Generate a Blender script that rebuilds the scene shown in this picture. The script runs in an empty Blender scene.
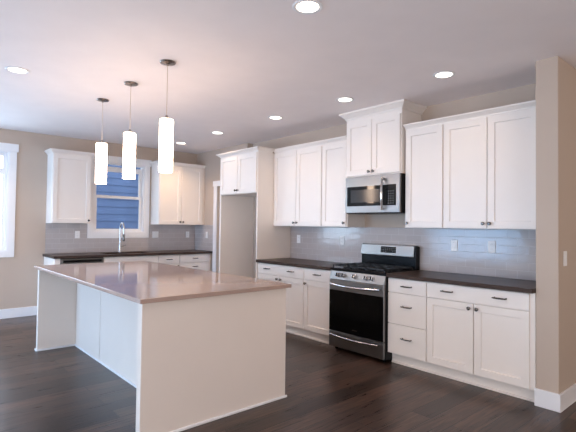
import bpy, bmesh, math, random
from mathutils import Vector, Matrix
R = math.radians
scn = bpy.context.scene
col = scn.collection
random.seed(4)

# ------------------------------------------------------------------ camera
cam_d = bpy.data.cameras.new('camera')
cam = bpy.data.objects.new('camera', cam_d); col.objects.link(cam)
yaw, pit, rol = R(48.584), R(1.477), R(0.738)
F = Vector((-math.sin(yaw)*math.cos(pit), math.cos(yaw)*math.cos(pit), math.sin(pit)))
Rt = Vector((math.cos(yaw), math.sin(yaw), 0)); Up = Rt.cross(F)
R2 = Rt*math.cos(rol) + Up*math.sin(rol); U2 = Up*math.cos(rol) - Rt*math.sin(rol)
cam.matrix_world = Matrix(((R2.x, U2.x, -F.x, 0), (R2.y, U2.y, -F.y, 0), (R2.z, U2.z, -F.z, 1.384), (0, 0, 0, 1)))
cam_d.sensor_width = 36.0
cam_d.lens = 446.855/576*36
cam_d.shift_y = (214.321-216)/576
cam_d.clip_start = 0.05
scn.camera = cam

# ------------------------------------------------------------------ view + world
scn.view_settings.view_transform = 'Standard'
scn.view_settings.look = 'None'
scn.view_settings.gamma = 1.0
scn.view_settings.use_curve_mapping = False
scn.view_settings.exposure = 0.40
w = bpy.data.worlds.new('sky'); scn.world = w; w.use_nodes = True
bg = w.node_tree.nodes['Background']
bg.inputs[0].default_value = (0.74, 0.84, 1.0, 1); bg.inputs[1].default_value = 2.1

# ------------------------------------------------------------------ daylight through the windows, and added fill lamps
def area(name, loc, direction, sx, sy, power, color, spread=180):
    l = bpy.data.lights.new(name, 'AREA'); l.shape = 'RECTANGLE'; l.size = sx; l.size_y = sy
    l.energy = power; l.color = color; l.spread = R(spread)
    o = bpy.data.objects.new(name, l); col.objects.link(o); o.location = loc
    o.rotation_euler = Vector(direction).to_track_quat('-Z', 'Y').to_euler()
    return o
DAY = (0.50, 0.72, 1.0)
area('patio_door_daylight', (-5.6, -2.62, 1.15), (0, 1, -0.15), 2.3, 1.9, 84, (0.23, 0.56, 1.0))
area('rear_window_daylight', (-1.6, -2.62, 1.0), (0, 1, -0.25), 2.0, 1.4, 8, (1.0, 0.92, 0.86))
area('rear_low_fill', (-1.8, -2.40, 0.45), (0, 1, 0.0), 3.4, 0.5, 50, (0.80, 0.89, 1.0))  # added low cool fill for the base cabinets, no real source
area('great_room_warm_fill', (2.27, 0.6, 1.5), (-1, 0, 0.1), 2.6, 1.7, 33, (1.0, 0.77, 0.60))  # added warm fill for the sink wall and ceiling, not daylight
area('hall_fill', (2.27, 5.2, 1.5), (-1, 0, 0), 1.6, 1.5, 20, (1.0, 0.84, 0.72))  # added fill for the stub wall's hall side, no window here
area('dining_window_daylight', (-7.62, 0.2, 1.65), (1, 0, -0.1), 1.2, 1.3, 36, (0.60, 0.80, 1.0))
for nm, y, z, sy in (('dining_window_portal', 0.34, 1.69, 1.7), ('sink_window_portal', 2.855, 1.815, 0.83)):
    o = area(nm, (-7.66, y, z), (1, 0, 0), sy if False else (1.4 if 'dining' in nm else 1.1), sy, 1, (1, 1, 1)); o.data.cycles.is_portal = True

# ------------------------------------------------------------------ constants
H, YW, XS = 2.73, 4.413, -7.531
YL = 4.300                       # the wall beside the pantry door stands slightly proud
YR, XE, YH = -2.5, 2.3, 8.0      # rear wall, east wall, hall end

# ------------------------------------------------------------------ materials
def srgb(r, g, b):
    f = lambda c: (c/255/12.92) if c/255 <= 0.04045 else ((c/255+0.055)/1.055)**2.4
    return (f(r), f(g), f(b), 1)
def mat(name, c, rough=0.5, metal=0.0, noise=0.0, nscale=8, bump=0.0, bscale=200, spec=0.5, coat=0.0, rvar=0.0, stretch=None):
    m = bpy.data.materials.new(name); m.use_nodes = True
    nt = m.node_tree; p = nt.nodes['Principled BSDF']
    p.inputs['Base Color'].default_value = c; p.inputs['Roughness'].default_value = rough
    p.inputs['Metallic'].default_value = metal; p.inputs['Specular IOR Level'].default_value = spec
    p.inputs['Coat Weight'].default_value = coat; p.inputs['Coat Roughness'].default_value = 0.05
    tc = nt.nodes.new('ShaderNodeTexCoord'); src = tc.outputs['Object']
    if stretch:
        mp = nt.nodes.new('ShaderNodeMapping'); mp.inputs['Scale'].default_value = stretch
        nt.links.new(src, mp.inputs[0]); src = mp.outputs[0]
    n = nt.nodes.new('ShaderNodeTexNoise'); n.inputs['Scale'].default_value = nscale; n.inputs['Detail'].default_value = 4
    nt.links.new(src, n.inputs['Vector'])
    rp = nt.nodes.new('ShaderNodeValToRGB')
    k = noise
    rp.color_ramp.elements[0].position = 0.3; rp.color_ramp.elements[1].position = 0.7
    rp.color_ramp.elements[0].color = (c[0]*(1-k), c[1]*(1-k), c[2]*(1-k), 1)
    rp.color_ramp.elements[1].color = (min(1, c[0]*(1+k)), min(1, c[1]*(1+k)), min(1, c[2]*(1+k)), 1)
    nt.links.new(n.outputs[0], rp.inputs[0]); nt.links.new(rp.outputs[0], p.inputs['Base Color'])
    if rvar:
        mr = nt.nodes.new('ShaderNodeMapRange'); mr.inputs[3].default_value = rough-rvar; mr.inputs[4].default_value = rough+rvar
        nt.links.new(n.outputs[0], mr.inputs[0]); nt.links.new(mr.outputs[0], p.inputs['Roughness'])
    if bump:
        n2 = nt.nodes.new('ShaderNodeTexNoise'); n2.inputs['Scale'].default_value = bscale; n2.inputs['Detail'].default_value = 3
        nt.links.new(src, n2.inputs['Vector'])
        b = nt.nodes.new('ShaderNodeBump'); b.inputs['Strength'].default_value = bump; b.inputs['Distance'].default_value = 0.003
        nt.links.new(n2.outputs[0], b.inputs['Height']); nt.links.new(b.outputs[0], p.inputs['Normal'])
    return m
def emit(name, c, s):
    m = bpy.data.materials.new(name); m.use_nodes = True; nt = m.node_tree
    p = nt.nodes['Principled BSDF']; p.inputs['Base Color'].default_value = (0.9, 0.88, 0.85, 1)
    p.inputs['Roughness'].default_value = 0.25
    p.inputs['Emission Color'].default_value = c; p.inputs['Emission Strength'].default_value = s
    return m

M_WALL = mat('greige_wall_paint', srgb(194, 177, 162), 0.7, noise=0.015, nscale=3, bump=0.15, bscale=160)
M_CEIL = mat('ceiling_paint', srgb(246, 238, 237), 0.85, noise=0.015, nscale=4, bump=0.35, bscale=70)
M_TRIM = mat('white_trim_paint', srgb(238, 238, 240), 0.35, noise=0.01)
M_CAB = mat('white_cabinet_paint', srgb(242, 234, 227), 0.38, noise=0.008, nscale=6)
M_ISL = mat('cabinet_white_shade_tint', srgb(228, 217, 208), 0.42, noise=0.012, nscale=4)  # cabinet white tinted darker and warmer, putting the end panel's shade into the colour
M_CANOPY = mat('satin_nickel', (0.42, 0.37, 0.34, 1), 0.25, metal=1)
M_STEEL = mat('brushed_stainless', (0.24, 0.232, 0.226, 1), 0.30, metal=1, noise=0.04, nscale=6, stretch=(1, 1, 60), bump=0.03, bscale=40)
M_CHROME = mat('polished_steel', (0.60, 0.60, 0.61, 1), 0.14, metal=1)
M_NICKEL = mat('brushed_nickel', (0.17, 0.155, 0.145, 1), 0.25, metal=1)
M_BLACKGL = mat('black_glass', (0.003, 0.003, 0.003, 1), 0.08, spec=0.10)
M_MWGLASS = mat('microwave_glass', (0.004, 0.005, 0.006, 1), 0.05, spec=0.45)
M_BLACK = mat('black_enamel', (0.004, 0.004, 0.005, 1), 0.25, spec=0.2)
M_IRON = mat('cast_iron', (0.010, 0.010, 0.011, 1), 0.5, bump=0.2, bscale=300)
M_COUNT = mat('dark_quartz', srgb(72, 60, 55), 0.30, noise=0.18, nscale=160, rvar=0.03, spec=0.06)
M_ICOUNT = mat('taupe_quartz', srgb(174, 150, 138), 0.08, noise=0.07, nscale=190, rvar=0.02)
M_PLATE = mat('switch_plate_plastic', srgb(240, 240, 240), 0.35)
M_SLOT = mat('receptacle_grey', srgb(165, 165, 168), 0.4)
M_DISPLAY = mat('display_glass', (0.006, 0.007, 0.008, 1), 0.1)
M_KEYS = mat('key_print', srgb(150, 155, 160), 0.4)
M_GLASS = bpy.data.materials.new('window_glass'); M_GLASS.use_nodes = True
_p = M_GLASS.node_tree.nodes['Principled BSDF']; _p.inputs['Transmission Weight'].default_value = 1
_p.inputs['Roughness'].default_value = 0.0; _p.inputs['IOR'].default_value = 1.1; _p.inputs['Base Color'].default_value = (0.96, 0.98, 1, 1)
M_SHADE = emit('opal_glass_lit', (1.0, 0.74, 0.55, 1), 15.0)
M_LENS = emit('downlight_lens', (1.0, 0.90, 0.78, 1), 4.5)

def floor_mat():
    m = bpy.data.materials.new('dark_hardwood'); m.use_nodes = True; nt = m.node_tree; L = nt.links.new
    p = nt.nodes['Principled BSDF']; N = nt.nodes.new
    tc = N('ShaderNodeTexCoord'); mp = N('ShaderNodeMapping'); mp.inputs['Rotation'].default_value = (0, 0, R(90))
    L(tc.outputs['Object'], mp.inputs[0])
    br = N('ShaderNodeTexBrick'); br.offset = 0.37; br.offset_frequency = 2
    br.inputs['Scale'].default_value = 1; br.inputs['Brick Width'].default_value = 1.25; br.inputs['Row Height'].default_value = 0.16
    br.inputs['Mortar Size'].default_value = 0.0035; br.inputs['Mortar Smooth'].default_value = 0.2; br.inputs['Bias'].default_value = 0
    br.inputs['Color1'].default_value = (0, 0, 0, 1); br.inputs['Color2'].default_value = (1, 1, 1, 1); br.inputs['Mortar'].default_value = (0.5, 0.5, 0.5, 1)
    L(mp.outputs[0], br.inputs['Vector'])
    # grain stretched along the plank
    mg = N('ShaderNodeMapping'); mg.inputs['Scale'].default_value = (24, 1.3, 1); L(tc.outputs['Object'], mg.inputs[0])
    off = N('ShaderNodeVectorMath'); off.operation = 'ADD'
    sc = N('ShaderNodeVectorMath'); sc.operation = 'SCALE'; sc.inputs['Scale'].default_value = 23
    L(br.outputs['Color'], sc.inputs[0]); L(mg.outputs[0], off.inputs[0]); L(sc.outputs[0], off.inputs[1])
    ns = N('ShaderNodeTexNoise'); ns.inputs['Scale'].default_value = 2.2; ns.inputs['Detail'].default_value = 8; ns.inputs['Distortion'].default_value = 1.2
    L(off.outputs[0], ns.inputs['Vector'])
    r1 = N('ShaderNodeValToRGB'); e = r1.color_ramp.elements
    e[0].position = 0.36; e[0].color = srgb(40, 30, 26); e[1].position = 0.66; e[1].color = srgb(88, 68, 58)
    L(ns.outputs[0], r1.inputs[0])
    r2 = N('ShaderNodeValToRGB'); e = r2.color_ramp.elements
    e[0].color = (0.50, 0.49, 0.50, 1); e[1].color = (1.55, 1.45, 1.38, 1)
    L(br.outputs['Color'], r2.inputs[0])
    mx = N('ShaderNodeMix'); mx.data_type = 'RGBA'; mx.blend_type = 'MULTIPLY'; mx.inputs[0].default_value = 1
    L(r1.outputs[0], mx.inputs[6]); L(r2.outputs[0], mx.inputs[7])
    m2 = N('ShaderNodeMix'); m2.data_type = 'RGBA'; L(br.outputs['Fac'], m2.inputs[0]); L(mx.outputs[2], m2.inputs[6]); m2.inputs[7].default_value = srgb(14, 10, 9)
    L(m2.outputs[2], p.inputs['Base Color'])
    mr = N('ShaderNodeMapRange'); mr.inputs[3].default_value = 0.20; mr.inputs[4].default_value = 0.42; L(ns.outputs[0], mr.inputs[0]); L(mr.outputs[0], p.inputs['Roughness'])
    p.inputs['Specular IOR Level'].default_value = 0.45
    sub = N('ShaderNodeMath'); sub.operation = 'MULTIPLY_ADD'; sub.inputs[1].default_value = -1.0; L(br.outputs['Fac'], sub.inputs[0])
    s3 = N('ShaderNodeMath'); s3.operation = 'MULTIPLY'; s3.inputs[1].default_value = 0.25; L(ns.outputs[0], s3.inputs[0]); L(s3.outputs[0], sub.inputs[2])
    b = N('ShaderNodeBump'); b.inputs['Strength'].default_value = 0.5; b.inputs['Distance'].default_value = 0.004
    L(sub.outputs[0], b.inputs['Height']); L(b.outputs[0], p.inputs['Normal'])
    return m
def tile_mat(name, axis):   # axis: which object axis runs along the wall
    m = bpy.data.materials.new(name); m.use_nodes = True; nt = m.node_tree; L = nt.links.new; N = nt.nodes.new
    p = nt.nodes['Principled BSDF']; tc = N('ShaderNodeTexCoord'); sp = N('ShaderNodeSeparateXYZ'); cb = N('ShaderNodeCombineXYZ')
    L(tc.outputs['Object'], sp.inputs[0]); L(sp.outputs[axis], cb.inputs[0]); L(sp.outputs[2], cb.inputs[1])
    br = N('ShaderNodeTexBrick'); br.offset = 0.5
    br.inputs['Scale'].default_value = 1; br.inputs['Brick Width'].default_value = 0.203; br.inputs['Row Height'].default_value = 0.0762
    br.inputs['Mortar Size'].default_value = 0.0018; br.inputs['Mortar Smooth'].default_value = 0.3
    br.inputs['Color1'].default_value = srgb(184, 177, 176); br.inputs['Color2'].default_value = srgb(191, 184, 183); br.inputs['Mortar'].default_value = srgb(202, 200, 201)
    L(cb.outputs[0], br.inputs['Vector']); L(br.outputs['Color'], p.inputs['Base Color'])
    mr = N('ShaderNodeMapRange'); mr.inputs[3].default_value = 0.12; mr.inputs[4].default_value = 0.6; L(br.outputs['Fac'], mr.inputs[0]); L(mr.outputs[0], p.inputs['Roughness'])
    ns = N('ShaderNodeTexNoise'); ns.inputs['Scale'].default_value = 9; L(cb.outputs[0], ns.inputs['Vector'])
    ma = N('ShaderNodeMath'); ma.operation = 'MULTIPLY_ADD'; ma.inputs[1].default_value = -0.6; L(br.outputs['Fac'], ma.inputs[0]); L(ns.outputs[0], ma.inputs[2])
    b = N('ShaderNodeBump'); b.inputs['Strength'].default_value = 0.5; b.inputs['Distance'].default_value = 0.003
    L(ma.outputs[0], b.inputs['Height']); L(b.outputs[0], p.inputs['Normal'])
    return m
def siding_mat():
    m = mat('lap_siding_paint', srgb(84, 103, 136), 0.7, noise=0.12, nscale=2)
    return m
M_FLOOR = floor_mat(); M_TILE = tile_mat('grey_subway_tile', 0); M_TILE_S = tile_mat('grey_subway_tile_sink', 1)
M_SIDING = siding_mat()

# ------------------------------------------------------------------ mesh helpers
def box(bm, x0, x1, y0, y1, z0, z1):
    v = [bm.verts.new((x, y, z)) for x in (x0, x1) for y in (y0, y1) for z in (z0, z1)]
    fs = []
    for f in ((0, 1, 3, 2), (4, 6, 7, 5), (0, 4, 5, 1), (2, 3, 7, 6), (0, 2, 6, 4), (1, 5, 7, 3)):
        fs.append(bm.faces.new([v[i] for i in f]))
    return fs
def cyl(bm, p0, p1, r0, r1=None, seg=20):
    r1 = r0 if r1 is None else r1
    p0, p1 = Vector(p0), Vector(p1); d = p1-p0
    q = d.to_track_quat('Z', 'Y').to_matrix().to_4x4(); q.translation = (p0+p1)/2
    bmesh.ops.create_cone(bm, cap_ends=True, segments=seg, radius1=r0, radius2=r1, depth=d.length, matrix=q)
def tube(bm, pts, r, seg=10):
    pts = [Vector(p) for p in pts]; rings = []
    rr = r if isinstance(r, (list, tuple)) else [r]*len(pts)
    ref = None
    for i, p in enumerate(pts):
        t = (pts[min(i+1, len(pts)-1)] - pts[max(i-1, 0)]).normalized()
        if ref is None: ref = Vector((0, 0, 1)) if abs(t.z) < 0.9 else Vector((1, 0, 0))
        n = (ref - t*ref.dot(t)).normalized(); ref = n; b = t.cross(n)
        rings.append([bm.verts.new(p + (n*math.cos(2*math.pi*k/seg) + b*math.sin(2*math.pi*k/seg))*rr[i]) for k in range(seg)])
    for a, b in zip(rings, rings[1:]):
        for k in range(seg): bm.faces.new((a[k], a[(k+1) % seg], b[(k+1) % seg], b[k]))
    bm.faces.new(rings[0][::-1]); bm.faces.new(rings[-1])
def lathe(bm, prof, c=(0, 0, 0), axis='Z', seg=32):
    rings = []
    for (r, h) in prof:
        ring = []
        for k in range(seg):
            a = 2*math.pi*k/seg; u, v = r*math.cos(a), r*math.sin(a)
            q = (u, v, h) if axis == 'Z' else ((u, h, v) if axis == 'Y' else (h, u, v))
            ring.append(bm.verts.new((c[0]+q[0], c[1]+q[1], c[2]+q[2])))
        rings.append(ring)
    for a, b in zip(rings, rings[1:]):
        for k in range(seg): bm.faces.new((a[k], a[(k+1) % seg], b[(k+1) % seg], b[k]))
    if prof[0][0] > 1e-6: bm.faces.new(rings[0][::-1])
    if prof[-1][0] > 1e-6: bm.faces.new(rings[-1])
def obj(name, bm, m, parent=None, bevel=0.0, smooth=False, loc=None):
    bmesh.ops.remove_doubles(bm, verts=bm.verts, dist=1e-6)
    bmesh.ops.recalc_face_normals(bm, faces=bm.faces)
    me = bpy.data.meshes.new(name); bm.to_mesh(me); bm.free()
    me.materials.append(m)
    o = bpy.data.objects.new(name, me); col.objects.link(o)
    if parent is not None: o.parent = parent
    if loc is not None: o.location = loc
    if smooth:
        for p in me.polygons: p.use_smooth = True
        me.set_sharp_from_angle(angle=R(35))
    if bevel:
        b = o.modifiers.new('bevel', 'BEVEL'); b.width = bevel; b.segments = 2; b.limit_method = 'ANGLE'; b.angle_limit = R(40)
    return o
def nb(): return bmesh.new()
def tag(o, label, cat, group=None):
    o['label'] = label; o['category'] = cat
    if group: o['group'] = group
    return o
def thing(name, label, cat, loc=(0, 0, 0), rz=0, group=None):
    o = bpy.data.objects.new(name, None); o.empty_display_size = 0.1; col.objects.link(o)
    o.location = loc; o.rotation_euler = (0, 0, rz)
    return tag(o, label, cat, group)
def struct(name, bm, m, parent=None, bevel=0.0):
    o = obj(name, bm, m, parent, bevel)
    if parent is None: o['kind'] = 'structure'
    return o
def sempty(name, loc=(0, 0, 0)):
    o = bpy.data.objects.new(name, None); col.objects.link(o); o.location = loc; o['kind'] = 'structure'; return o
def B(*a):
    bm = nb(); box(bm, *a); return bm

# ------------------------------------------------------------------ room shell
T = 0.14
struct('floor', B(XS-T, XE+T, YR-T, YH+T, -0.1, 0), M_FLOOR)
struct('ceiling', B(XS-T, XE+T, YR-T, YH+T, H, H+0.12), M_CEIL)
def wall_with_holes(name, axis, c0, c1, a0, a1, holes, m):
    """axis 'x': wall spans along X at y in c0..c1; 'y': spans along Y at x in c0..c1; holes (a, b, z0, z1)"""
    bm = nb()
    cuts = sorted(set([a0, a1] + [h[0] for h in holes] + [h[1] for h in holes]))
    for s, e in zip(cuts, cuts[1:]):
        hs = [h for h in holes if h[0] <= s+1e-6 and h[1] >= e-1e-6]
        segs = [(0, H)] if not hs else [(0, hs[0][2]), (hs[0][3], H)]
        for z0, z1 in segs:
            if z1-z0 < 1e-4: continue
            if axis == 'x': box(bm, s, e, c0, c1, z0, z1)
            else: box(bm, c0, c1, s, e, z0, z1)
    return struct(name, bm, m)
W2 = (2.43, 3.28, 1.235, 2.395)     # sink window opening
W1 = (-0.55, 1.235, 0.97, 2.41)     # dining window opening
wall_with_holes('wall_left', 'y', XS-T, XS, YR-T, YW+T, [W2, W1], M_WALL)
wall_with_holes('wall_back', 'x', YW, YW+T, -5.90, -1.360, [], M_WALL)
wall_with_holes('wall_back_pantry', 'x', YL, YW+T, XS, -5.90, [(-6.78, -6.02, 0, 2.07)], M_WALL)
struct('wall_right', B(-1.360, -1.197, 3.822, YH, 0, H), M_WALL, bevel=0.006)
wall_with_holes('wall_front', 'x', YR-T, YR, XS, XE, [(-6.8, -4.4, 0, 2.3), (-2.6, -0.6, 0.75, 2.25)], M_WALL)
wall_with_holes('wall_east', 'y', XE, XE+T, YR, YH, [(-0.7, 1.9, 0.6, 2.35)], M_WALL)
struct('wall_hall', B(-1.197, XE, YH, YH+T, 0, H), M_WALL)
# pantry behind the door
struct('wall_pantry', B(-7.3, -5.8, 5.6, 5.7, 0, H), M_WALL)

# baseboards
def baseboard(name, segs):
    bm = nb()
    for (x0, x1, y0, y1) in segs: box(bm, x0, x1, y0, y1, 0, 0.135)
    struct(name, bm, M_TRIM, bevel=0.003)
baseboard('baseboard_left', [(XS, XS+0.015, YR, 1.716)])
baseboard('baseboard_right', [(-1.367, -1.182, 3.807, 3.822), (-1.197, -1.182, 3.822, YH)])
baseboard('baseboard_front', [(XS+0.015, -6.9, YR, YR+0.015), (-4.3, XE, YR, YR+0.015)])
baseboard('baseboard_east', [(XE-0.015, XE, YR+0.015, YH)])

# ------------------------------------------------------------------ windows
def casing(bm, axis_x, a0, a1, z0, z1, w=0.092, head=0.115, t=0.018, ear=0.02, sill=True):
    """flat casing on the inside of wall x=XS"""
    x0, x1 = XS, XS+t
    box(bm, x0, x1, a0-w, a0, z0-w, z1); box(bm, x0, x1, a1, a1+w, z0-w, z1)
    box(bm, x0, x1+0.006, a0-w-ear, a1+w+ear, z1, z1+head)
    box(bm, x0, x1, a0, a1, z0-w, z0)
def build_window(name, op, rail_z, kind):
    a0, a1, z0, z1 = op
    e = sempty(name, (XS, (a0+a1)/2, z0))
    inv = Matrix.Translation((-XS, -(a0+a1)/2, -z0))
    def part(nm, bm, m, par=e, bevel=0.0):
        if par is e: bmesh.ops.transform(bm, matrix=inv, verts=bm.verts)
        return obj(nm, bm, m, par, bevel)
    bm = nb(); casing(bm, 0, a0, a1, z0, z1); part('casing', bm, M_TRIM, bevel=0.002)
    bm = nb(); j = 0.018                                          # jambs lining the opening
    box(bm, XS-T, XS, a0, a0+j, z0, z1); box(bm, XS-T, XS, a1-j, a1, z0, z1)
    box(bm, XS-T, XS, a0+j, a1-j, z0, z0+j); box(bm, XS-T, XS, a0+j, a1-j, z1-j, z1)
    part('jamb', bm, M_TRIM)
    a0 += j; a1 -= j; z0 += j; z1 -= j; f = 0.045
    def sash(x0, x1, b0, b1, c0, c1, nm, fr=f, top=None):
        top = fr if top is None else top
        bm = nb(); box(bm, x0, x1, b0, b0+fr, c0, c1); box(bm, x0, x1, b1-fr, b1, c0, c1)
        box(bm, x0, x1, b0+fr, b1-fr, c0, c0+fr); box(bm, x0, x1, b0+fr, b1-fr, c1-top, c1)
        s = part(nm, bm, M_TRIM, bevel=0.002)
        xm = (x0+x1)/2
        bm = B(xm-0.003, xm+0.003, b0+fr, b1-fr, c0+fr, c1-top); bmesh.ops.transform(bm, matrix=inv, verts=bm.verts)
        obj('pane', bm, M_GLASS, s)
    if kind == 'hung':
        sash(XS-0.080, XS-0.045, a0, a1, z0, rail_z+0.022, 'lower_sash')
        sash(XS-0.118, XS-0.083, a0, a1, rail_z-0.022, z1-0.035, 'upper_sash', f, 0.085)
    else:
        sash(XS-0.085, XS-0.05, a0, a1, z0, rail_z+0.02, 'lower_sash', 0.04)
        sash(XS-0.085, XS-0.05, a0, a1, rail_z+0.022, z1, 'upper_sash', 0.04)
    return e
build_window('window_1', W1, 2.10, 'fixed')
build_window('window_2', W2, 1.83, 'hung')

# door into the pantry next to the fridge alcove
bm = nb()
for a, b in ((-6.878, -6.78), (-6.02, -5.925)): box(bm, a, b, YL-0.018, YL, 0, 2.07)
box(bm, -6.893, -5.915, YL-0.024, YL, 2.07, 2.165)
struct('trim_1', bm, M_TRIM, bevel=0.002)
e = sempty('door_1', (-6.400, YL+0.05, 0))
def panel_face(bm, x0, x1, y, z0, z1):
    box(bm, x0, x1, y-0.006, y, z0, z1)
bm = nb(); box(bm, -0.378, 0.378, 0, 0.035, 0.01, 2.05)
obj('door_slab', bm, M_TRIM, e, 0.002)
for z0, z1 in ((0.2, 0.85), (1.0, 1.9)):
    for x0, x1 in ((-0.3, -0.04), (0.04, 0.3)):
        bm = nb(); box(bm, x0, x1, -0.006, 0, z0, z1); obj('raised_panel', bm, M_TRIM, e, 0.005)
bm = nb(); lathe(bm, [(0.027, 0), (0.027, -0.006), (0.010, -0.012), (0.010, -0.03), (0.026, -0.045), (0.026, -0.06), (0, -0.066)], (0.33, 0, 0.97), 'Y')
obj('door_knob', bm, M_NICKEL, e, smooth=True)

# ------------------------------------------------------------------ cabinetry (local: x to the right, front faces -y at y=0, z up)
DT = 0.020     # door thickness
def shaker(x0, x1, z0, z1, rail=0.062, rec=0.012):
    bm = nb(); y0 = -DT
    fr = [(x0, z0), (x1, z0), (x1, z1), (x0, z1)]
    def ring(ins, y): return [bm.verts.new((x0+ins, y, z0+ins)), bm.verts.new((x1-ins, y, z0+ins)), bm.verts.new((x1-ins, y, z1-ins)), bm.verts.new((x0+ins, y, z1-ins))]
    rs = [ring(0, 0), ring(0, y0+0.0015), ring(0.0015, y0), ring(rail, y0), ring(rail+0.001, y0+0.008), ring(rail+0.004, y0+rec)]
    for a, b in zip(rs, rs[1:]):
        for k in range(4): bm.faces.new((a[k], a[(k+1) % 4], b[(k+1) % 4], b[k]))
    bm.faces.new(rs[0]); bm.faces.new(rs[-1])
    return bm
def slab(x0, x1, z0, z1): return B(x0, x1, -DT, 0, z0, z1)
def pull(parent, x, z, y=-DT, L=0.115):
    bm = nb()
    n = 12; pts = []; rr = []
    for i in range(n+1):
        t = i/n; xx = x-L/2+L*t
        pts.append((xx, y-0.024-0.010*math.sin(math.pi*t), z)); rr.append(0.0058+0.0016*math.sin(math.pi*t))
    tube(bm, pts, rr, 8)
    for s in (-1, 1):
        lathe(bm, [(0.0075, 0), (0.0075, -0.002), (0.0045, -0.006), (0.0045, -0.025)], (x+s*(L/2-0.010), y, z), 'Y', 12)
    return obj('drawer_pull', bm, M_NICKEL, parent, smooth=True)
def knob(parent, x, z, y=-DT):
    bm = nb(); lathe(bm, [(0.009, 0), (0.009, -0.003), (0.006, -0.006), (0.006, -0.014), (0.0155, -0.020), (0.0165, -0.026), (0.012, -0.031), (0, -0.033)], (x, y, z), 'Y', 20)
    return obj('knob', bm, M_NICKEL, parent, smooth=True)
def crown(parent, wd, dp, z0, z1, proj, left, right, lx=0, back=None):
    """mitred crown moulding around front and the exposed sides"""
    h = z1-z0
    prof = [(0, z0), (proj*0.18, z0), (proj*0.22, z0+h*0.22), (proj*0.42, z0+h*0.34), (proj*0.74, z0+h*0.62), (proj*0.86, z0+h*0.70), (proj, z0+h*0.74), (proj, z1), (-0.016, z1), (-0.016, z0)]
    bm = nb(); rings = []
    bk = dp if back is None else back
    for d, z in prof:
        pts = []
        if left: pts += [(lx-d, dp), (lx-d, -d)]
        else: pts += [(lx, -d)]
        if right: pts += [(wd+d, -d), (wd+d, bk)]
        else: pts += [(wd, -d)]
        rings.append([bm.verts.new((x, y-DT*0, z)) for x, y in pts])
    n = len(prof); m = len(rings[0])
    for i in range(n):
        a, b = rings[i], rings[(i+1) % n]
        for k in range(m-1): bm.faces.new((a[k], a[k+1], b[k+1], b[k]))
    bm.faces.new([r[0] for r in rings]); bm.faces.new([r[-1] for r in rings][::-1])
    return obj('crown_moulding', bm, M_CAB, parent)
def carcass(parent, w, d, z0, z1, toe=True, x0=0.0):
    bm = nb()
    if toe:
        box(bm, x0, w, 0, d, 0.112, z1)
        box(bm, x0, w, 0.062, d, 0, 0.112)
    else: box(bm, x0, w, 0, d, z0, z1)
    return obj('carcass', bm, M_CAB, parent)
G = 0.004
ZT, ZD = 0.8765, 0.729    # carcass top, drawer/door split
def toe_shoe(parent, w, x0=0.0):
    return obj('shoe_moulding', B(x0, w, 0.048, 0.062, 0, 0.018), M_CAB, parent, 0.004)
BASE_Y = 3.820            # box face of the range-wall bases (door faces at 3.80)
BD = YW-BASE_Y-0.012

def base_door_cab(label, x0, x1, ndoor, npull, loc, rz, depth, ww=None, filler=0, group=None, knob_side='right', name='base_cabinet'):
    w = x1-x0
    t = thing(name, label, 'cabinet', loc, rz, group)
    carcass(t, w, depth, 0, ZT); toe_shoe(t, w)
    wd = w-filler
    dr = obj('drawer', slab(G, wd-G, ZD+G, 0.868), M_CAB, t, 0.0015)
    for k in range(npull): pull(dr, wd*(k+0.5)/npull if npull == 1 else wd*(0.235 if k == 0 else 0.75), 0.805)
    for k in range(ndoor):
        a, b = wd*k/ndoor+G, wd*(k+1)/ndoor-G
        d = obj('door', shaker(a, b, 0.118, ZD-G), M_CAB, t)
        if ndoor == 2: kx = b-0.031 if k == 0 else a+0.031
        else: kx = b-0.031 if knob_side == 'right' else a+0.031
        knob(d, kx, ZD-0.045)
    return t
# range wall, right of the range
XR0, XR1 = -3.520, -2.757        # the range
XSPLIT = -2.313
t = thing('drawer_cabinet', 'white three-drawer base cabinet directly right of the gas range', 'cabinet', (XR1+0.004, BASE_Y, 0))
wdc = XSPLIT-XR1-0.005
carcass(t, wdc, BD, 0, ZT); toe_shoe(t, wdc)
for z0, z1, zp in ((ZD+G, 0.868, 0.800), (0.420, ZD-G, 0.600), (0.118, 0.420-2*G, 0.285)):
    dr = obj('drawer', slab(0.004, wdc-G, z0, z1), M_CAB, t, 0.0015); pull(dr, wdc*0.52, zp)
t = base_door_cab('white two-door base cabinet with wide two-pull drawer, against the stub wall', XSPLIT, -1.362, 2, 2, (XSPLIT, BASE_Y, 0), 0, BD, filler=0.035)
# range wall, left of the range
XL = -4.930
base_door_cab('white two-door base cabinet with wide two-pull drawer, beside the refrigerator alcove', XL, -4.000, 2, 2, (XL, BASE_Y, 0), 0, BD)
base_door_cab('narrow white single-door base cabinet with one drawer, directly left of the gas range', -4.0, XR0-0.004, 1, 1, (-3.999, BASE_Y, 0), 0, BD, knob_side='left')

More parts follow.
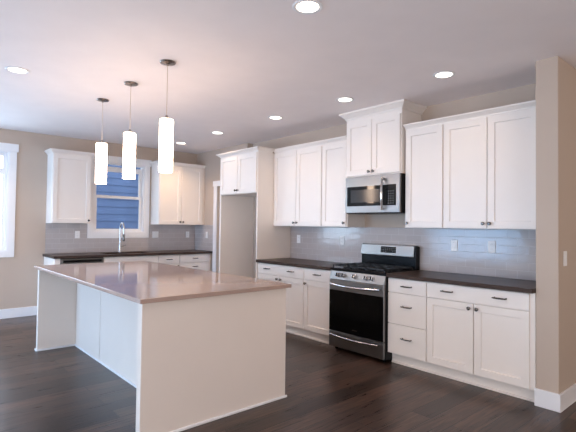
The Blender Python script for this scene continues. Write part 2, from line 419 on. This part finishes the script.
# worktops
def worktop(name, label, x0, x1, y0, y1, m, z0=0.877, z1=0.914, hole=None):
    bm = nb()
    if hole:
        hx0, hx1, hy0, hy1 = hole
        xs = [x0, hx0, hx1, x1]; ys = [y0, hy0, hy1, y1]
        top = [[bm.verts.new((x, y, z1)) for y in ys] for x in xs]; bot = [[bm.verts.new((x, y, z0)) for y in ys] for x in xs]
        for i in range(3):
            for j in range(3):
                if i == 1 and j == 1: continue
                bm.faces.new((top[i][j], top[i+1][j], top[i+1][j+1], top[i][j+1]))
                bm.faces.new((bot[i][j], bot[i][j+1], bot[i+1][j+1], bot[i+1][j]))
        def side(p, q):
            bm.faces.new((top[p[0]][p[1]], top[q[0]][q[1]], bot[q[0]][q[1]], bot[p[0]][p[1]]))
        for i in range(3): side((i, 0), (i+1, 0)); side((i, 3), (i+1, 3)); side((0, i), (0, i+1)); side((3, i), (3, i+1))
        side((1, 1), (2, 1)); side((1, 2), (2, 2)); side((1, 1), (1, 2)); side((2, 1), (2, 2))
    else: box(bm, x0, x1, y0, y1, z0, z1)
    o = obj(name, bm, m, bevel=0.003); return tag(o, label, 'countertop')
worktop('countertop', 'dark polished countertop between the gas range and the stub wall', XR1+0.004, -1.362, 3.765, YW-0.012, M_COUNT)
worktop('countertop', 'dark polished countertop between the refrigerator alcove and the gas range', XL+0.001, XR0-0.004, 3.765, YW-0.012, M_COUNT)

# ------------------------------------------------------------------ upper cabinets, range wall
ZU, ZC0, ZC1 = 1.380, 2.420, 2.476
UPY = 4.083                      # box face (door faces at 4.063)
def upper(label, w, doors, loc, rz, depth, cr, z0=ZU, zt=ZC0, zc=ZC1, proj=0.045, x_in=0.0, x_out=0.0, dz=(0.006, 0.012), name='wall_cabinet', cback=None, lip=True):
    """doors: list of (a, b, knobside)"""
    t = thing(name, label, 'cabinet', loc, rz)
    obj('carcass', B(0, w, 0, depth, z0, zt), M_CAB, t)
    for a, b, ks in doors:
        d = obj('door', shaker(a+G, b-G, z0+dz[0], zt-dz[1]), M_CAB, t)
        knob(d, b-0.030 if ks == 'right' else a+0.030, z0+0.048)
    crown(t, w, depth, zt, zc, proj, cr[0], cr[1], back=cback)
    return t
UD = YW-UPY-0.001
# right group (X -2.742 .. -1.362)
xa, xb, xc_, xd = -2.742, -2.297, -1.858, -1.415
upper('white single-door wall cabinet immediately right of the microwave', xb-xa-0.001, [(0.012, xb-xa-0.004, 'left')], (xa, UPY, ZU*0), 0, UD, (False, False))
upper('white two-door wall cabinet touching the stub wall at right', -1.362-xb, [(0.004, xc_-xb, 'right'), (xc_-xb, xd-xb, 'left')], (xb, UPY, 0), 0, UD, (False, False))
# left group (X -4.930 .. -3.545)
upper('white two-door wall cabinet above the counter beside the refrigerator alcove', 0.958, [(0.006, 0.480, 'right'), (0.480, 0.954, 'left')], (XL+0.001, UPY, 0), 0, UD, (False, False))
upper('white single-door wall cabinet immediately left of the microwave', 0.422, [(0.004, 0.414, 'right')], (XL+0.960, UPY, 0), 0, UD, (False, False))
# tall cabinet above the microwave
MY = 4.018
wm = 0.775
upper('tall white two-door cabinet above the microwave with crown reaching the ceiling', wm, [(0.010, wm/2, 'right'), (wm/2, wm-0.010, 'left')], (-3.533, MY+DT, 0), 0, YW-MY-DT-0.001, (True, True), z0=1.962, zt=2.648, zc=H-0.001, proj=0.068, dz=(0.014, 0.045))

# refrigerator alcove: side panels + deep upper cabinet
FY = 3.783
t = thing('refrigerator_enclosure', 'empty white refrigerator alcove with two doors over the tall open bay', 'cabinet', (-5.874, FY, 0))
fw = -XL*0 + (-4.932+5.874)
obj('left_side_panel', B(0, 0.02, 0, YW-FY-0.001, 0, ZC0), M_CAB, t, 0.001)
obj('right_side_panel', B(fw-0.022, fw, 0, YW-FY-0.001, 0, ZC0), M_CAB, t, 0.001)
obj('carcass', B(0.02, fw-0.022, 0.0, YW-FY-0.001, 1.842, ZC0), M_CAB, t)
fd = [(0.012, fw/2, 'right'), (fw/2, fw-0.012, 'left')]
for a, b, ks in fd:
    d = obj('door', shaker(a+G, b-G, 1.848, ZC0-0.014), M_CAB, t); knob(d, b-0.03 if ks == 'right' else a+0.03, 1.895)
crown(t, fw, YW-FY-0.001, ZC0, ZC1, 0.060, True, True, back=UPY-FY-0.048)

# ------------------------------------------------------------------ sink wall (local x = world +Y, front faces +X)
SX = -6.921-0.018               # box face of bases
RZ = R(90)
SD = SX-XS-0.012
def L2(y): return (SX, y, 0)
t = thing('end_panel_cabinet', 'narrow white filler base cabinet at the left end of the sink counter', 'cabinet', L2(1.718), RZ)
carcass(t, 0.078, SD, 0, ZT); toe_shoe(t, 0.078); obj('face_panel', slab(0.002, 0.076, 0.118, 0.868), M_CAB, t, 0.001)
# dishwasher
t = thing('dishwasher', 'built-in dishwasher with dark control strip left of the sink', 'dishwasher', L2(1.799), RZ)
obj('body', B(0.002, 0.598, 0.0, SD, 0.10, ZT-0.004), M_BLACK, t)
obj('door_panel', B(0.004, 0.596, -0.025, 0, 0.12, 0.795), M_CAB, t, 0.003)
obj('control_strip', B(0.004, 0.596, -0.025, 0, 0.80, 0.866), M_STEEL, t, 0.003)
obj('handle_recess', B(0.03, 0.57, -0.027, -0.025, 0.812, 0.848), M_BLACKGL, t, 0.001)
obj('toe_panel', B(0.002, 0.598, 0.05, 0.07, 0, 0.10), M_BLACK, t)
# sink base, drawers
def sbase(label, y0, y1, kind, name='base_cabinet'):
    w = y1-y0-0.001
    t = thing(name, label, 'cabinet', L2(y0), RZ)
    carcass(t, w, SD, 0, ZT if kind != 'sink' else 0.64); toe_shoe(t, w)
    if kind == 'sink':
        bm = nb(); box(bm, 0, w, 0, 0.02, 0.64, ZT); box(bm, 0, 0.018, 0.02, SD, 0.64, ZT); box(bm, w-0.018, w, 0.02, SD, 0.64, ZT)
        obj('front_rail', bm, M_CAB, t)
        obj('false_front', slab(G, w-G, ZD+G, 0.868), M_CAB, t, 0.0015)
        for k in range(2):
            a, b = w*k/2+G, w*(k+1)/2-G
            d = obj('door', shaker(a, b, 0.118, ZD-G), M_CAB, t); knob(d, b-0.031 if k == 0 else a+0.031, ZD-0.045)
    elif kind == 'door':
        dr = obj('drawer', slab(G, w-G, ZD+G, 0.868), M_CAB, t, 0.0015); pull(dr, w/2, 0.80, L=0.10)
        d = obj('door', shaker(G, w-G, 0.118, ZD-G), M_CAB, t); knob(d, w-0.031, ZD-0.045)
    elif kind == 'drawers':
        for z0, z1, zp in ((ZD+G, 0.868, 0.80), (0.42, ZD-G, 0.66), (0.118, 0.42-2*G, 0.34)):
            dr = obj('drawer', slab(G, w-0.055, z0, z1), M_CAB, t, 0.0015); pull(dr, w*0.47, zp, L=0.10)
    return t
sbase('white two-door base cabinet under the kitchen sink', 2.400, 3.276, 'sink')
sbase('narrow white base cabinet with one drawer right of the sink base', 3.277, 3.663, 'door')
sbase('white base cabinet with stacked drawers at the corner end of the sink counter', 3.664, YL-0.013, 'drawers')
HX0, HX1, HY0, HY1 = XS+0.16, XS+0.555, 2.47, 3.18
worktop('countertop', 'long dark countertop under the window holding the sink', XS+0.012, XS+0.652, 1.700, YL-0.012, M_COUNT, hole=(HX0, HX1, HY0, HY1))
# sink
t = thing('kitchen_sink', 'undermount stainless sink set in the dark counter below the window', 'sink', ((HX0+HX1)/2, (HY0+HY1)/2, 0.68))
sw, sl = (HX1-HX0)/2, (HY1-HY0)/2
bm = nb()
vt = [[bm.verts.new((sx*a, sy*b, z)) for sx, sy in ((-1, -1), (1, -1), (1, 1), (-1, 1))] for a, b, z in ((sw+0.012, sl+0.012, 0.1955), (sw-0.001, sl-0.001, 0.1955), (sw-0.006, sl-0.006, 0.012), (sw-0.02, sl-0.02, 0.0), )]
for a, b in zip(vt, vt[1:]):
    for k in range(4): bm.faces.new((a[k], a[(k+1) % 4], b[(k+1) % 4], b[k]))
bm.faces.new(vt[-1])
basin = obj('basin', bm, M_STEEL, t)
sm = basin.modifiers.new('shell', 'SOLIDIFY'); sm.thickness = 0.0015; sm.offset = 0
bm = nb(); lathe(bm, [(0, 0.003), (0.03, 0.003), (0.045, 0.006), (0.045, 0.002)], (0, 0, 0)); obj('drain', bm, M_CHROME, t, smooth=True)
# faucet
fx, fy = XS+0.105, 2.832
t = thing('kitchen_faucet', 'tall chrome gooseneck faucet standing behind the sink', 'faucet', (fx, fy, 0.914))
bm = nb(); lathe(bm, [(0.028, 0), (0.028, 0.006), (0.021, 0.016), (0.019, 0.05), (0.019, 0.13), (0.015, 0.145), (0.0, 0.145)]); obj('base', bm, M_CHROME, t, smooth=True)
pts = [(0, 0, 0.14), (0, 0, 0.25), (0, 0, 0.36)]
for i in range(1, 17):
    a = math.pi*i/16; pts.append((0.078-0.078*math.cos(a), 0, 0.385+0.098*math.sin(a)))
pts += [(0.157, 0, 0.34), (0.157, 0, 0.30)]
bm = nb(); tube(bm, pts, 0.0125, 12); obj('gooseneck', bm, M_CHROME, t, smooth=True)
bm = nb(); lathe(bm, [(0.012, 0.30), (0.017, 0.29), (0.019, 0.20), (0.016, 0.185), (0, 0.185)], (0.157, 0, 0)); obj('spray_head', bm, M_NICKEL, t, smooth=True)
bm = nb(); tube(bm, [(0.0, 0.018, 0.09), (0, 0.05, 0.095), (0, 0.10, 0.115)], [0.009, 0.007, 0.006], 10); obj('lever', bm, M_CHROME, t, smooth=True)
# sink-wall uppers
SUX = -7.201-0.02
SUD = SUX-XS-0.001
upper('white single-door wall cabinet alone left of the sink window', 0.548, [(0.004, 0.544, 'right')], (SUX, 1.735, 0), RZ, SUD, (True, True))
upper('white two-door wall cabinet right of the sink window, in the corner', YL-3.402-0.001, [(0.006, 0.425, 'right'), (0.425, 0.850, 'left')], (SUX, 3.402, 0), RZ, SUD, (True, False))

# ------------------------------------------------------------------ tile backsplashes
tag(obj('tile_backsplash', B(XL+0.001, -1.362, YW-0.011, YW-0.0005, 0.9145, ZU-0.0005), M_TILE), 'glossy grey subway tile backsplash behind the gas range', 'backsplash')
bm = nb(); xs0, xs1 = XS+0.0005, XS+0.011
box(bm, xs0, xs1, 1.735, W2[0]-0.093, 0.9145, ZU-0.001); box(bm, xs0, xs1, W2[1]+0.093, YL-0.0115, 0.9145, ZU-0.001)
box(bm, xs0, xs1, W2[0]-0.093, W2[1]+0.093, 0.9145, W2[2]-0.093)
tag(obj('tile_backsplash', bm, M_TILE_S), 'grey tile backsplash around the bottom of the sink window', 'backsplash')
tag(obj('tile_backsplash', B(XS+0.012, -6.894, YL-0.011, YL-0.0005, 0.9145, ZU-0.001), M_TILE), 'short grey tile return in the corner beside the pantry door', 'backsplash')

# ------------------------------------------------------------------ island
IX0, IX1, IY0, IY1 = -5.500, -2.700, 1.165, 2.430
t = thing('kitchen_island', 'large white kitchen island with overhanging seating side', 'island', ((IX0+IX1)/2, (IY0+IY1)/2, 0))
ox, oy = (IX0+IX1)/2, (IY0+IY1)/2
def IB(x0, x1, y0, y1, z0, z1): return B(x0-ox, x1-ox, y0-oy, y1-oy, z0, z1)
EX1 = IX1-0.040; KY = 1.580; EX0 = IX0+0.035
obj('near_end_panel', IB(EX1-0.062, EX1, IY0+0.03, IY1-0.02, 0, 0.883), M_ISL, t, 0.002)
obj('far_end_panel', IB(EX0, EX0+0.06, IY0+0.03, IY1-0.02, 0, 0.883), M_ISL, t, 0.002)
xs_ = [EX0+0.06, -4.622, EX1-0.062]
for a, b in zip(xs_, xs_[1:]):
    obj('knee_panel', IB(a+0.004, b-0.004, KY, KY+0.018, 0, 0.883), M_ISL, t, 0.0015)
obj('cabinet_body', IB(EX0+0.06, EX1-0.062, KY+0.045, IY1-0.045, 0.10, 0.883), M_CAB, t)
obj('toe_kick', IB(EX0+0.06, EX1-0.062, KY+0.045, IY1-0.11, 0, 0.10), M_CAB, t)
nd = 5; dw = (xs_[2]-xs_[0])/nd
for k in range(nd):
    a = xs_[0]+dw*k
    bm = shaker(-dw/2+G, dw/2-G, 0.118, 0.868)
    bmesh.ops.rotate(bm, verts=bm.verts, cent=(0, 0, 0), matrix=Matrix.Rotation(math.pi, 3, 'Z'))
    bmesh.ops.translate(bm, verts=bm.verts, vec=(a+dw/2-ox, IY1-0.045-oy, 0))
    obj('door', bm, M_CAB, t)
# shoe mouldings at the floor
bm = nb()
def quarter(bm, x0, x1, y0, y1): box(bm, x0-ox, x1-ox, y0-oy, y1-oy, 0, 0.019)
s = 0.013
quarter(bm, EX1, EX1+s, IY0+0.03-s, IY1-0.02+s); quarter(bm, EX1-0.062-s, EX1-0.062, IY0+0.03-s, KY)
quarter(bm, EX1-0.062, EX1, IY0+0.03-s, IY0+0.03)
quarter(bm, EX0+0.06, EX0+0.06+s, IY0+0.03-s, KY); quarter(bm, EX0-s, EX0+0.06, IY0+0.03-s, IY0+0.03)
quarter(bm, EX0+0.06+s, EX1-0.062-s, KY-s, KY); quarter(bm, EX0-s, EX0, IY0+0.03, IY1-0.02)
obj('shoe_moulding', bm, M_TRIM, t, 0.005)
worktop('island_countertop', 'large glossy taupe stone top covering the kitchen island', IX0, IX1, IY0, IY1, M_ICOUNT, 0.884, 0.914)

# ------------------------------------------------------------------ gas range
RX = (XR0+XR1)/2; RW = (XR1-XR0)/2-0.001
RF = 3.745                     # front plane of oven door
t = thing('gas_range', 'freestanding stainless gas range with black oven door between the base cabinets', 'range', (RX, RF, 0))
dp = YW-0.013-RF
obj('body', B(-RW, RW, 0.028, dp, 0.03, 0.905), M_BLACK, t, 0.002)
for sx in (-1, 1):
    for yy in (0.08, dp-0.08):
        bm = nb(); cyl(bm, (sx*(RW-0.05), yy, 0), (sx*(RW-0.05), yy, 0.032), 0.016); obj('foot', bm, M_BLACK, t)
def arc_handle(z, y, L, bow, r, parent, zb=0.0):
    bm = nb(); pts = []; rr = []
    for i in range(21):
        u = i/20; pts.append(((u-0.5)*L, y-0.028-bow*math.sin(math.pi*u), z-zb*math.sin(math.pi*u))); rr.append(r)
    tube(bm, pts, rr, 12)
    for s_ in (-1, 1): cyl(bm, (s_*(L/2-0.012), y, z), (s_*(L/2-0.012), y-0.030, z), r*0.95, seg=12)
    return obj('handle', bm, M_CHROME, parent, smooth=True)
d = obj('storage_drawer', B(-RW+0.004, RW-0.004, 0, 0.028, 0.04, 0.208), M_STEEL, t, 0.003); arc_handle(0.180, 0, 0.66, 0.022, 0.010, d, 0.01)
d = obj('oven_door', B(-RW+0.004, RW-0.004, 0.0, 0.028, 0.214, 0.785), M_STEEL, t, 0.003)
obj('oven_glass', B(-RW+0.008, RW-0.008, -0.003, 0.0, 0.220, 0.672), M_BLACKGL, d, 0.001)
obj('badge', B(-0.035, 0.035, -0.0045, -0.003, 0.262, 0.272), M_NICKEL, d)
arc_handle(0.742, 0, 0.68, 0.028, 0.0125, d, 0.012)
# sloped control panel with five knobs
bm = nb(); prof = [(0.002, 0.790), (0.030, 0.890), (0.10, 0.890), (0.10, 0.790)]
va = [bm.verts.new((-RW+0.002, y, z)) for y, z in prof]; vb = [bm.verts.new((RW-0.002, y, z)) for y, z in prof]
bm.faces.new(va); bm.faces.new(vb[::-1])
for k in range(4): bm.faces.new((va[k], vb[k], vb[(k+1) % 4], va[(k+1) % 4]))
cp = obj('control_panel', bm, M_STEEL, t, 0.003)
nrm = Vector((0, -0.100, 0.028)).normalized()
for u in (0.165, 0.275, 0.475, 0.68, 0.785):
    cx = -RW+2*RW*u; c0 = Vector((cx, 0.016, 0.840))
    bm = nb(); cyl(bm, c0, c0+nrm*0.008, 0.026, 0.025, 24); cyl(bm, c0+nrm*0.008, c0+nrm*0.034, 0.021, 0.019, 24)
    k_ = obj('burner_knob', bm, M_CHROME, cp, 0.001, True)
    bm = nb(); up = Vector((0, 0.028, 0.100)).normalized()
    c1 = c0+nrm*0.0342
    vs = [c1+Vector((sx*0.0045, 0, 0))+up*su*0.019+nrm*sn for sx in (-1, 1) for su in (-1, 1) for sn in (0, 0.008)]
    v = [bm.verts.new(q) for q in vs]
    for f in ((0, 1, 3, 2), (4, 6, 7, 5), (0, 4, 5, 1), (2, 3, 7, 6), (0, 2, 6, 4), (1, 5, 7, 3)): bm.faces.new([v[i] for i in f])
    obj('grip', bm, M_BLACK, k_)
obj('cooktop', B(-RW, RW, 0.012, dp-0.085, 0.8905, 0.918), M_BLACK, t, 0.005)
# burners and grates
for bx, by, br_ in ((-0.24, 0.16, 0.045), (-0.24, 0.43, 0.036), (0, 0.30, 0.04), (0.24, 0.16, 0.05), (0.24, 0.43, 0.034)):
    bm = nb(); lathe(bm, [(br_+0.012, 0.918), (br_+0.010, 0.926), (br_, 0.928), (br_, 0.936), (br_-0.006, 0.940), (0, 0.940)], (bx, by, 0), seg=24)
    obj('burner', bm, M_IRON, t, smooth=True)
gz = 0.950
for g in range(3):
    gw = (2*RW-0.03)/3; x0 = -RW+0.015+g*gw+0.003; x1 = x0+gw-0.006; y0, y1 = 0.035, dp-0.105
    bm = nb(); b_ = 0.006
    box(bm, x0, x1, y0, y0+2*b_, gz-0.014, gz); box(bm, x0, x1, y1-2*b_, y1, gz-0.014, gz)
    box(bm, x0, x0+2*b_, y0, y1, gz-0.014, gz); box(bm, x1-2*b_, x1, y0, y1, gz-0.014, gz)
    xm = (x0+x1)/2; box(bm, xm-b_, xm+b_, y0, y1, gz-0.010, gz+0.004)
    for yy in (y0+(y1-y0)*0.25, (y0+y1)/2, y0+(y1-y0)*0.75): box(bm, x0, x1, yy-b_, yy+b_, gz-0.010, gz+0.004)
    for xx in (x0+b_, x1-b_):
        for yy in (y0+b_, (y0+y1)/2, y1-b_): box(bm, xx-b_, xx+b_, yy-b_, yy+b_, 0.918, gz)
    obj('grate', bm, M_IRON, t)
# backguard
bgd = obj('backguard', B(-RW+0.002, RW-0.002, dp-0.084, dp, 0.9055, 1.170), M_BLACK, t, 0.004)
bm = nb(); prof = [(dp-0.100, 1.058), (dp-0.085, 1.176), (dp-0.05, 1.182), (dp-0.002, 1.182), (dp-0.002, 1.172), (dp-0.0842, 1.172), (dp-0.0842, 1.050)]
va = [bm.verts.new((-RW+0.001, y, z)) for y, z in prof]; vb = [bm.verts.new((RW-0.020, y, z)) for y, z in prof]
bm.faces.new(va); bm.faces.new(vb[::-1])
for k in range(len(prof)): bm.faces.new((va[k], vb[k], vb[(k+1) % len(prof)], va[(k+1) % len(prof)]))
bp_ = obj('display_panel', bm, M_STEEL, bgd, 0.002)
def sl(zf):   # point on the sloped face
    u = (zf-1.058)/(1.176-1.058); return dp-0.100+0.015*u
bm = nb(); x0, x1, z0, z1 = -0.085, 0.125, 1.088, 1.158
v = [bm.verts.new(p) for p in ((x0, sl(z0)-0.002, z0), (x1, sl(z0)-0.002, z0), (x1, sl(z1)-0.002, z1), (x0, sl(z1)-0.002, z1), (x0, sl(z0)+0.001, z0), (x1, sl(z0)+0.001, z0), (x1, sl(z1)+0.001, z1), (x0, sl(z1)+0.001, z1))]
for f in ((0, 1, 2, 3), (7, 6, 5, 4), (0, 4, 5, 1), (1, 5, 6, 2), (2, 6, 7, 3), (3, 7, 4, 0)): bm.faces.new([v[i] for i in f])
obj('display', bm, M_DISPLAY, bgd)
for r_ in range(3):
    for c_ in range(8):
        if r_ == 0 and 2 < c_ < 6: continue
        xx = -0.072+c_*0.0255; zz = 1.100+r_*0.019
        obj('key', B(xx, xx+0.011, sl(zz)-0.0034, sl(zz)-0.0018, zz, zz+0.004), M_KEYS, bgd)

# ------------------------------------------------------------------ microwave
MF = 3.995; MZ0, MZ1 = 1.535, 1.960
t = thing('microwave', 'over-the-range stainless microwave with black glass door and bowed handle', 'microwave', (RX+0.008, MF, MZ0))
mw = 0.378; mh = MZ1-MZ0; md = YW-0.001-MF
obj('housing', B(-mw, mw, 0.03, md, 0.0, mh), M_BLACK, t, 0.003)
d = obj('door', B(-mw+0.001, mw-0.001, 0, 0.03, 0.008, mh-0.001), M_STEEL, t, 0.003)
obj('door_glass', B(-mw+0.030, 0.205, -0.003, 0, 0.085, mh-0.115), M_MWGLASS, d, 0.001)
obj('control_panel', B(0.207, mw-0.045, -0.003, 0, 0.085, mh-0.115), M_DISPLAY, d, 0.001)
for r_ in range(6):
    for c_ in range(3): obj('key', B(0.232+c_*0.030, 0.245+c_*0.030, -0.0045, -0.003, 0.105+r_*0.026, 0.110+r_*0.026), M_KEYS, d)
bm = nb(); box(bm, 0.225, 0.318, -0.0045, -0.003, 0.268, 0.290); obj('clock_display', bm, M_BLACK, d)
bm = nb(); box(bm, -mw+0.085, 0.125, -0.0038, -0.003, 0.125, mh-0.155); obj('viewing_window', bm, mat('microwave_screen', (0.035, 0.035, 0.038, 1), 0.12), d)
bm = nb(); pts = []; rr = []
for i in range(21):
    u = i/20; pts.append((0.175+0.012*math.sin(math.pi*u), -0.030-0.030*math.sin(math.pi*u), 0.035+u*(mh-0.075))); rr.append(0.011+0.004*math.sin(math.pi*u))
tube(bm, pts, rr, 12)
for z_ in (0.048, mh-0.052): cyl(bm, (0.176, 0, z_), (0.176, -0.034, z_), 0.010, seg=12)
obj('handle', bm, M_CHROME, d, smooth=True)
bm = nb()
for k in range(12): box(bm, -0.30+k*0.05, -0.265+k*0.05, 0.12, 0.16, -0.001, 0.001)
obj('vent_grille', bm, M_IRON, t)

# ------------------------------------------------------------------ outlets and switches
def plate(label, loc, rz, kind='outlet', gang=1):
    """front faces -y locally; loc is centre on the wall surface"""
    t = thing('outlet' if kind == 'outlet' else 'light_switch', label, 'outlet' if kind == 'outlet' else 'light switch', loc, rz)
    w = 0.036+0.023*(gang-1)
    obj('cover_plate', B(-w, w, -0.006, -0.0005, -0.058, 0.058), M_PLATE, t, 0.002)
    for g in range(gang):
        cx = (g-(gang-1)/2)*0.046
        if kind == 'outlet':
            for s_ in (-1, 1):
                bm = nb(); lathe(bm, [(0.015, -0.006), (0.015, -0.008), (0, -0.008)], (cx, 0, s_*0.021), 'Y', 20)
                r_ = obj('receptacle', bm, M_PLATE, t)
                bm = nb()
                for q in (-1, 1): box(bm, cx+q*0.006-0.0012, cx+q*0.006+0.0012, -0.0088, -0.0079, s_*0.021-0.002, s_*0.021+0.007)
                obj('slots', bm, M_SLOT, r_)
        else:
            bm = nb(); box(bm, cx-0.016, cx+0.016, -0.0095, -0.006, -0.033, 0.033); obj('rocker', bm, M_PLATE, t, 0.002)
    return t
ty = YW-0.011
plate('white outlet on grey tile between the refrigerator alcove and the other outlet', (-4.746, ty, 1.196), 0)
plate('white outlet on grey tile just left of the range backguard', (-3.909, ty, 1.204), 0)
plate('white switch on grey tile right of the range, nearer the range', (-2.356, ty, 1.202), 0, 'switch')
plate('white outlet on grey tile above the right counter, nearest the stub wall', (-1.965, ty, 1.202), 0)
plate('white outlet on the tile under the lone wall cabinet left of the window', (XS+0.011, 2.187, 1.202), RZ)
plate('white two-gang switch plate on the tile just right of the sink window', (XS+0.011, 3.494, 1.198), RZ, 'switch', 2)
plate('white outlet on the sink wall tile under the corner wall cabinet', (XS+0.011, 4.130, 1.196), RZ)
plate('white switch on the short tile return beside the pantry door', (-7.090, YL-0.011, 1.200), 0, 'switch')
plate('white switch on the beige wall face around the corner at far right', (-1.197, 3.961, 1.155), R(90), 'switch')

# ------------------------------------------------------------------ recessed ceiling lights
def spot_in(t, z, power, colr=(1.0, 0.68, 0.42)):
    l = bpy.data.lights.new('downlight_lamp', 'AREA'); l.shape = 'DISK'; l.size = 0.13; l.energy = power; l.color = colr; l.spread = R(125)
    o = bpy.data.objects.new('downlight_lamp', l); col.objects.link(o); o.parent = t; o.location = (0, 0, z)
def downlight(label, x, y, power=1.0):
    t = thing('recessed_light', label, 'ceiling light', (x, y, H), 0, 'recessed ceiling lights')
    bm = nb(); lathe(bm, [(0.070, -0.001), (0.094, -0.001), (0.094, -0.004), (0.088, -0.007), (0.070, -0.004), (0.070, -0.001)], seg=40)
    obj('trim_ring', bm, M_TRIM, t, smooth=True)
    bm = nb(); lathe(bm, [(0, -0.003), (0.070, -0.003), (0.070, -0.0005), (0, -0.0005)], seg=40); obj('lens', bm, M_LENS, t)
    spot_in(t, -0.010, power)
downlight('lit recessed ceiling light at far left of the photo, left of the pendants', -4.529, 0.785, 1.0)
downlight('added unseen recessed ceiling light in the dining corner, brightening the sink wall', -6.70, 0.60, 7)  # out of view, added to brighten the sink wall
downlight('lit recessed ceiling light nearest the viewer at the top of the photo', -1.961, 1.868)
downlight('lit recessed ceiling light above the right-hand counter near the stub wall', -2.022, 3.589)
downlight('lit recessed ceiling light in front of the tall microwave cabinet', -3.137, 3.552)
downlight('lit recessed ceiling light in front of the wall cabinets left of the microwave', -4.259, 3.530, 1.6)
downlight('lit recessed ceiling light in front of the refrigerator alcove', -5.559, 3.511, 1.2)
downlight('lit recessed ceiling light nearest the sink wall corner', -6.695, 3.527, 6)

# ------------------------------------------------------------------ pendants
def pendant(label, x, y=1.668):
    t = thing('pendant_light', label, 'pendant light', (x, y, H), 0, 'pendants over the island')
    bm = nb(); lathe(bm, [(0, -0.0005), (0.064, -0.0005), (0.066, -0.006), (0.060, -0.014), (0.030, -0.020), (0.010, -0.024), (0.008, -0.034), (0, -0.034)], seg=36)
    obj('canopy', bm, M_CANOPY, t, smooth=True)
    bm = nb(); cyl(bm, (0, 0, -0.030), (0, 0, -0.455), 0.0028, seg=10); obj('cord', bm, M_CORD, t, smooth=True)
    bm = nb(); lathe(bm, [(0, -0.445), (0.010, -0.448), (0.014, -0.462), (0.026, -0.468), (0.028, -0.480), (0, -0.480)], seg=24); obj('socket_cap', bm, M_CANOPY, t, smooth=True)
    bm = nb(); lathe(bm, [(0.0, -0.4805), (0.050, -0.481), (0.056, -0.487), (0.056, -0.915), (0.052, -0.918), (0.0, -0.917)], seg=40); obj('glass_shade', bm, M_SHADE, t, smooth=True)
M_CORD = mat('pale_cord', srgb(196, 176, 158), 0.4)
pendant('lit white glass cylinder pendant nearest the viewer, rightmost of three', -3.422)
pendant('lit white glass cylinder pendant in the middle of the three over the island', -4.188)
pendant('lit white glass cylinder pendant farthest from the viewer, leftmost of three', -4.955)

# ------------------------------------------------------------------ outside the windows: neighbouring house with lap siding
t = thing('neighbour_house', 'blue-grey lap-sided house wall seen through the sink window', 'house', (-10.6, 3.2, 0))
bm = nb(); lap = 0.17
y0, y1 = -0.95, 5.0
for k in range(30):
    z0 = -0.6+k*lap
    v = [bm.verts.new(p) for p in ((0.014, y0, z0), (0.0, y0, z0), (0.0, y0, z0+lap), (0.014, y1, z0), (0.0, y1, z0), (0.0, y1, z0+lap))]
    bm.faces.new((v[0], v[3], v[5], v[2])); bm.faces.new((v[0], v[1], v[4], v[3])); bm.faces.new((v[0], v[2], v[1])); bm.faces.new((v[3], v[4], v[5]))
obj('lap_siding', bm, M_SIDING, t)
obj('wall_core', B(-4, -0.002, y0, y1, -0.6, 4.5), M_SIDING, t)
obj('corner_board', B(-0.1, 0.035, y0-0.02, y0+0.10, -0.6, 4.5), M_TRIM, t)
o = obj('yard', B(-30, XS-T-0.01, -15, 15, -0.7, -0.6), mat('concrete_yard', srgb(170, 168, 160), 0.9, noise=0.1)); o['kind'] = 'structure'; o.name = 'ground'
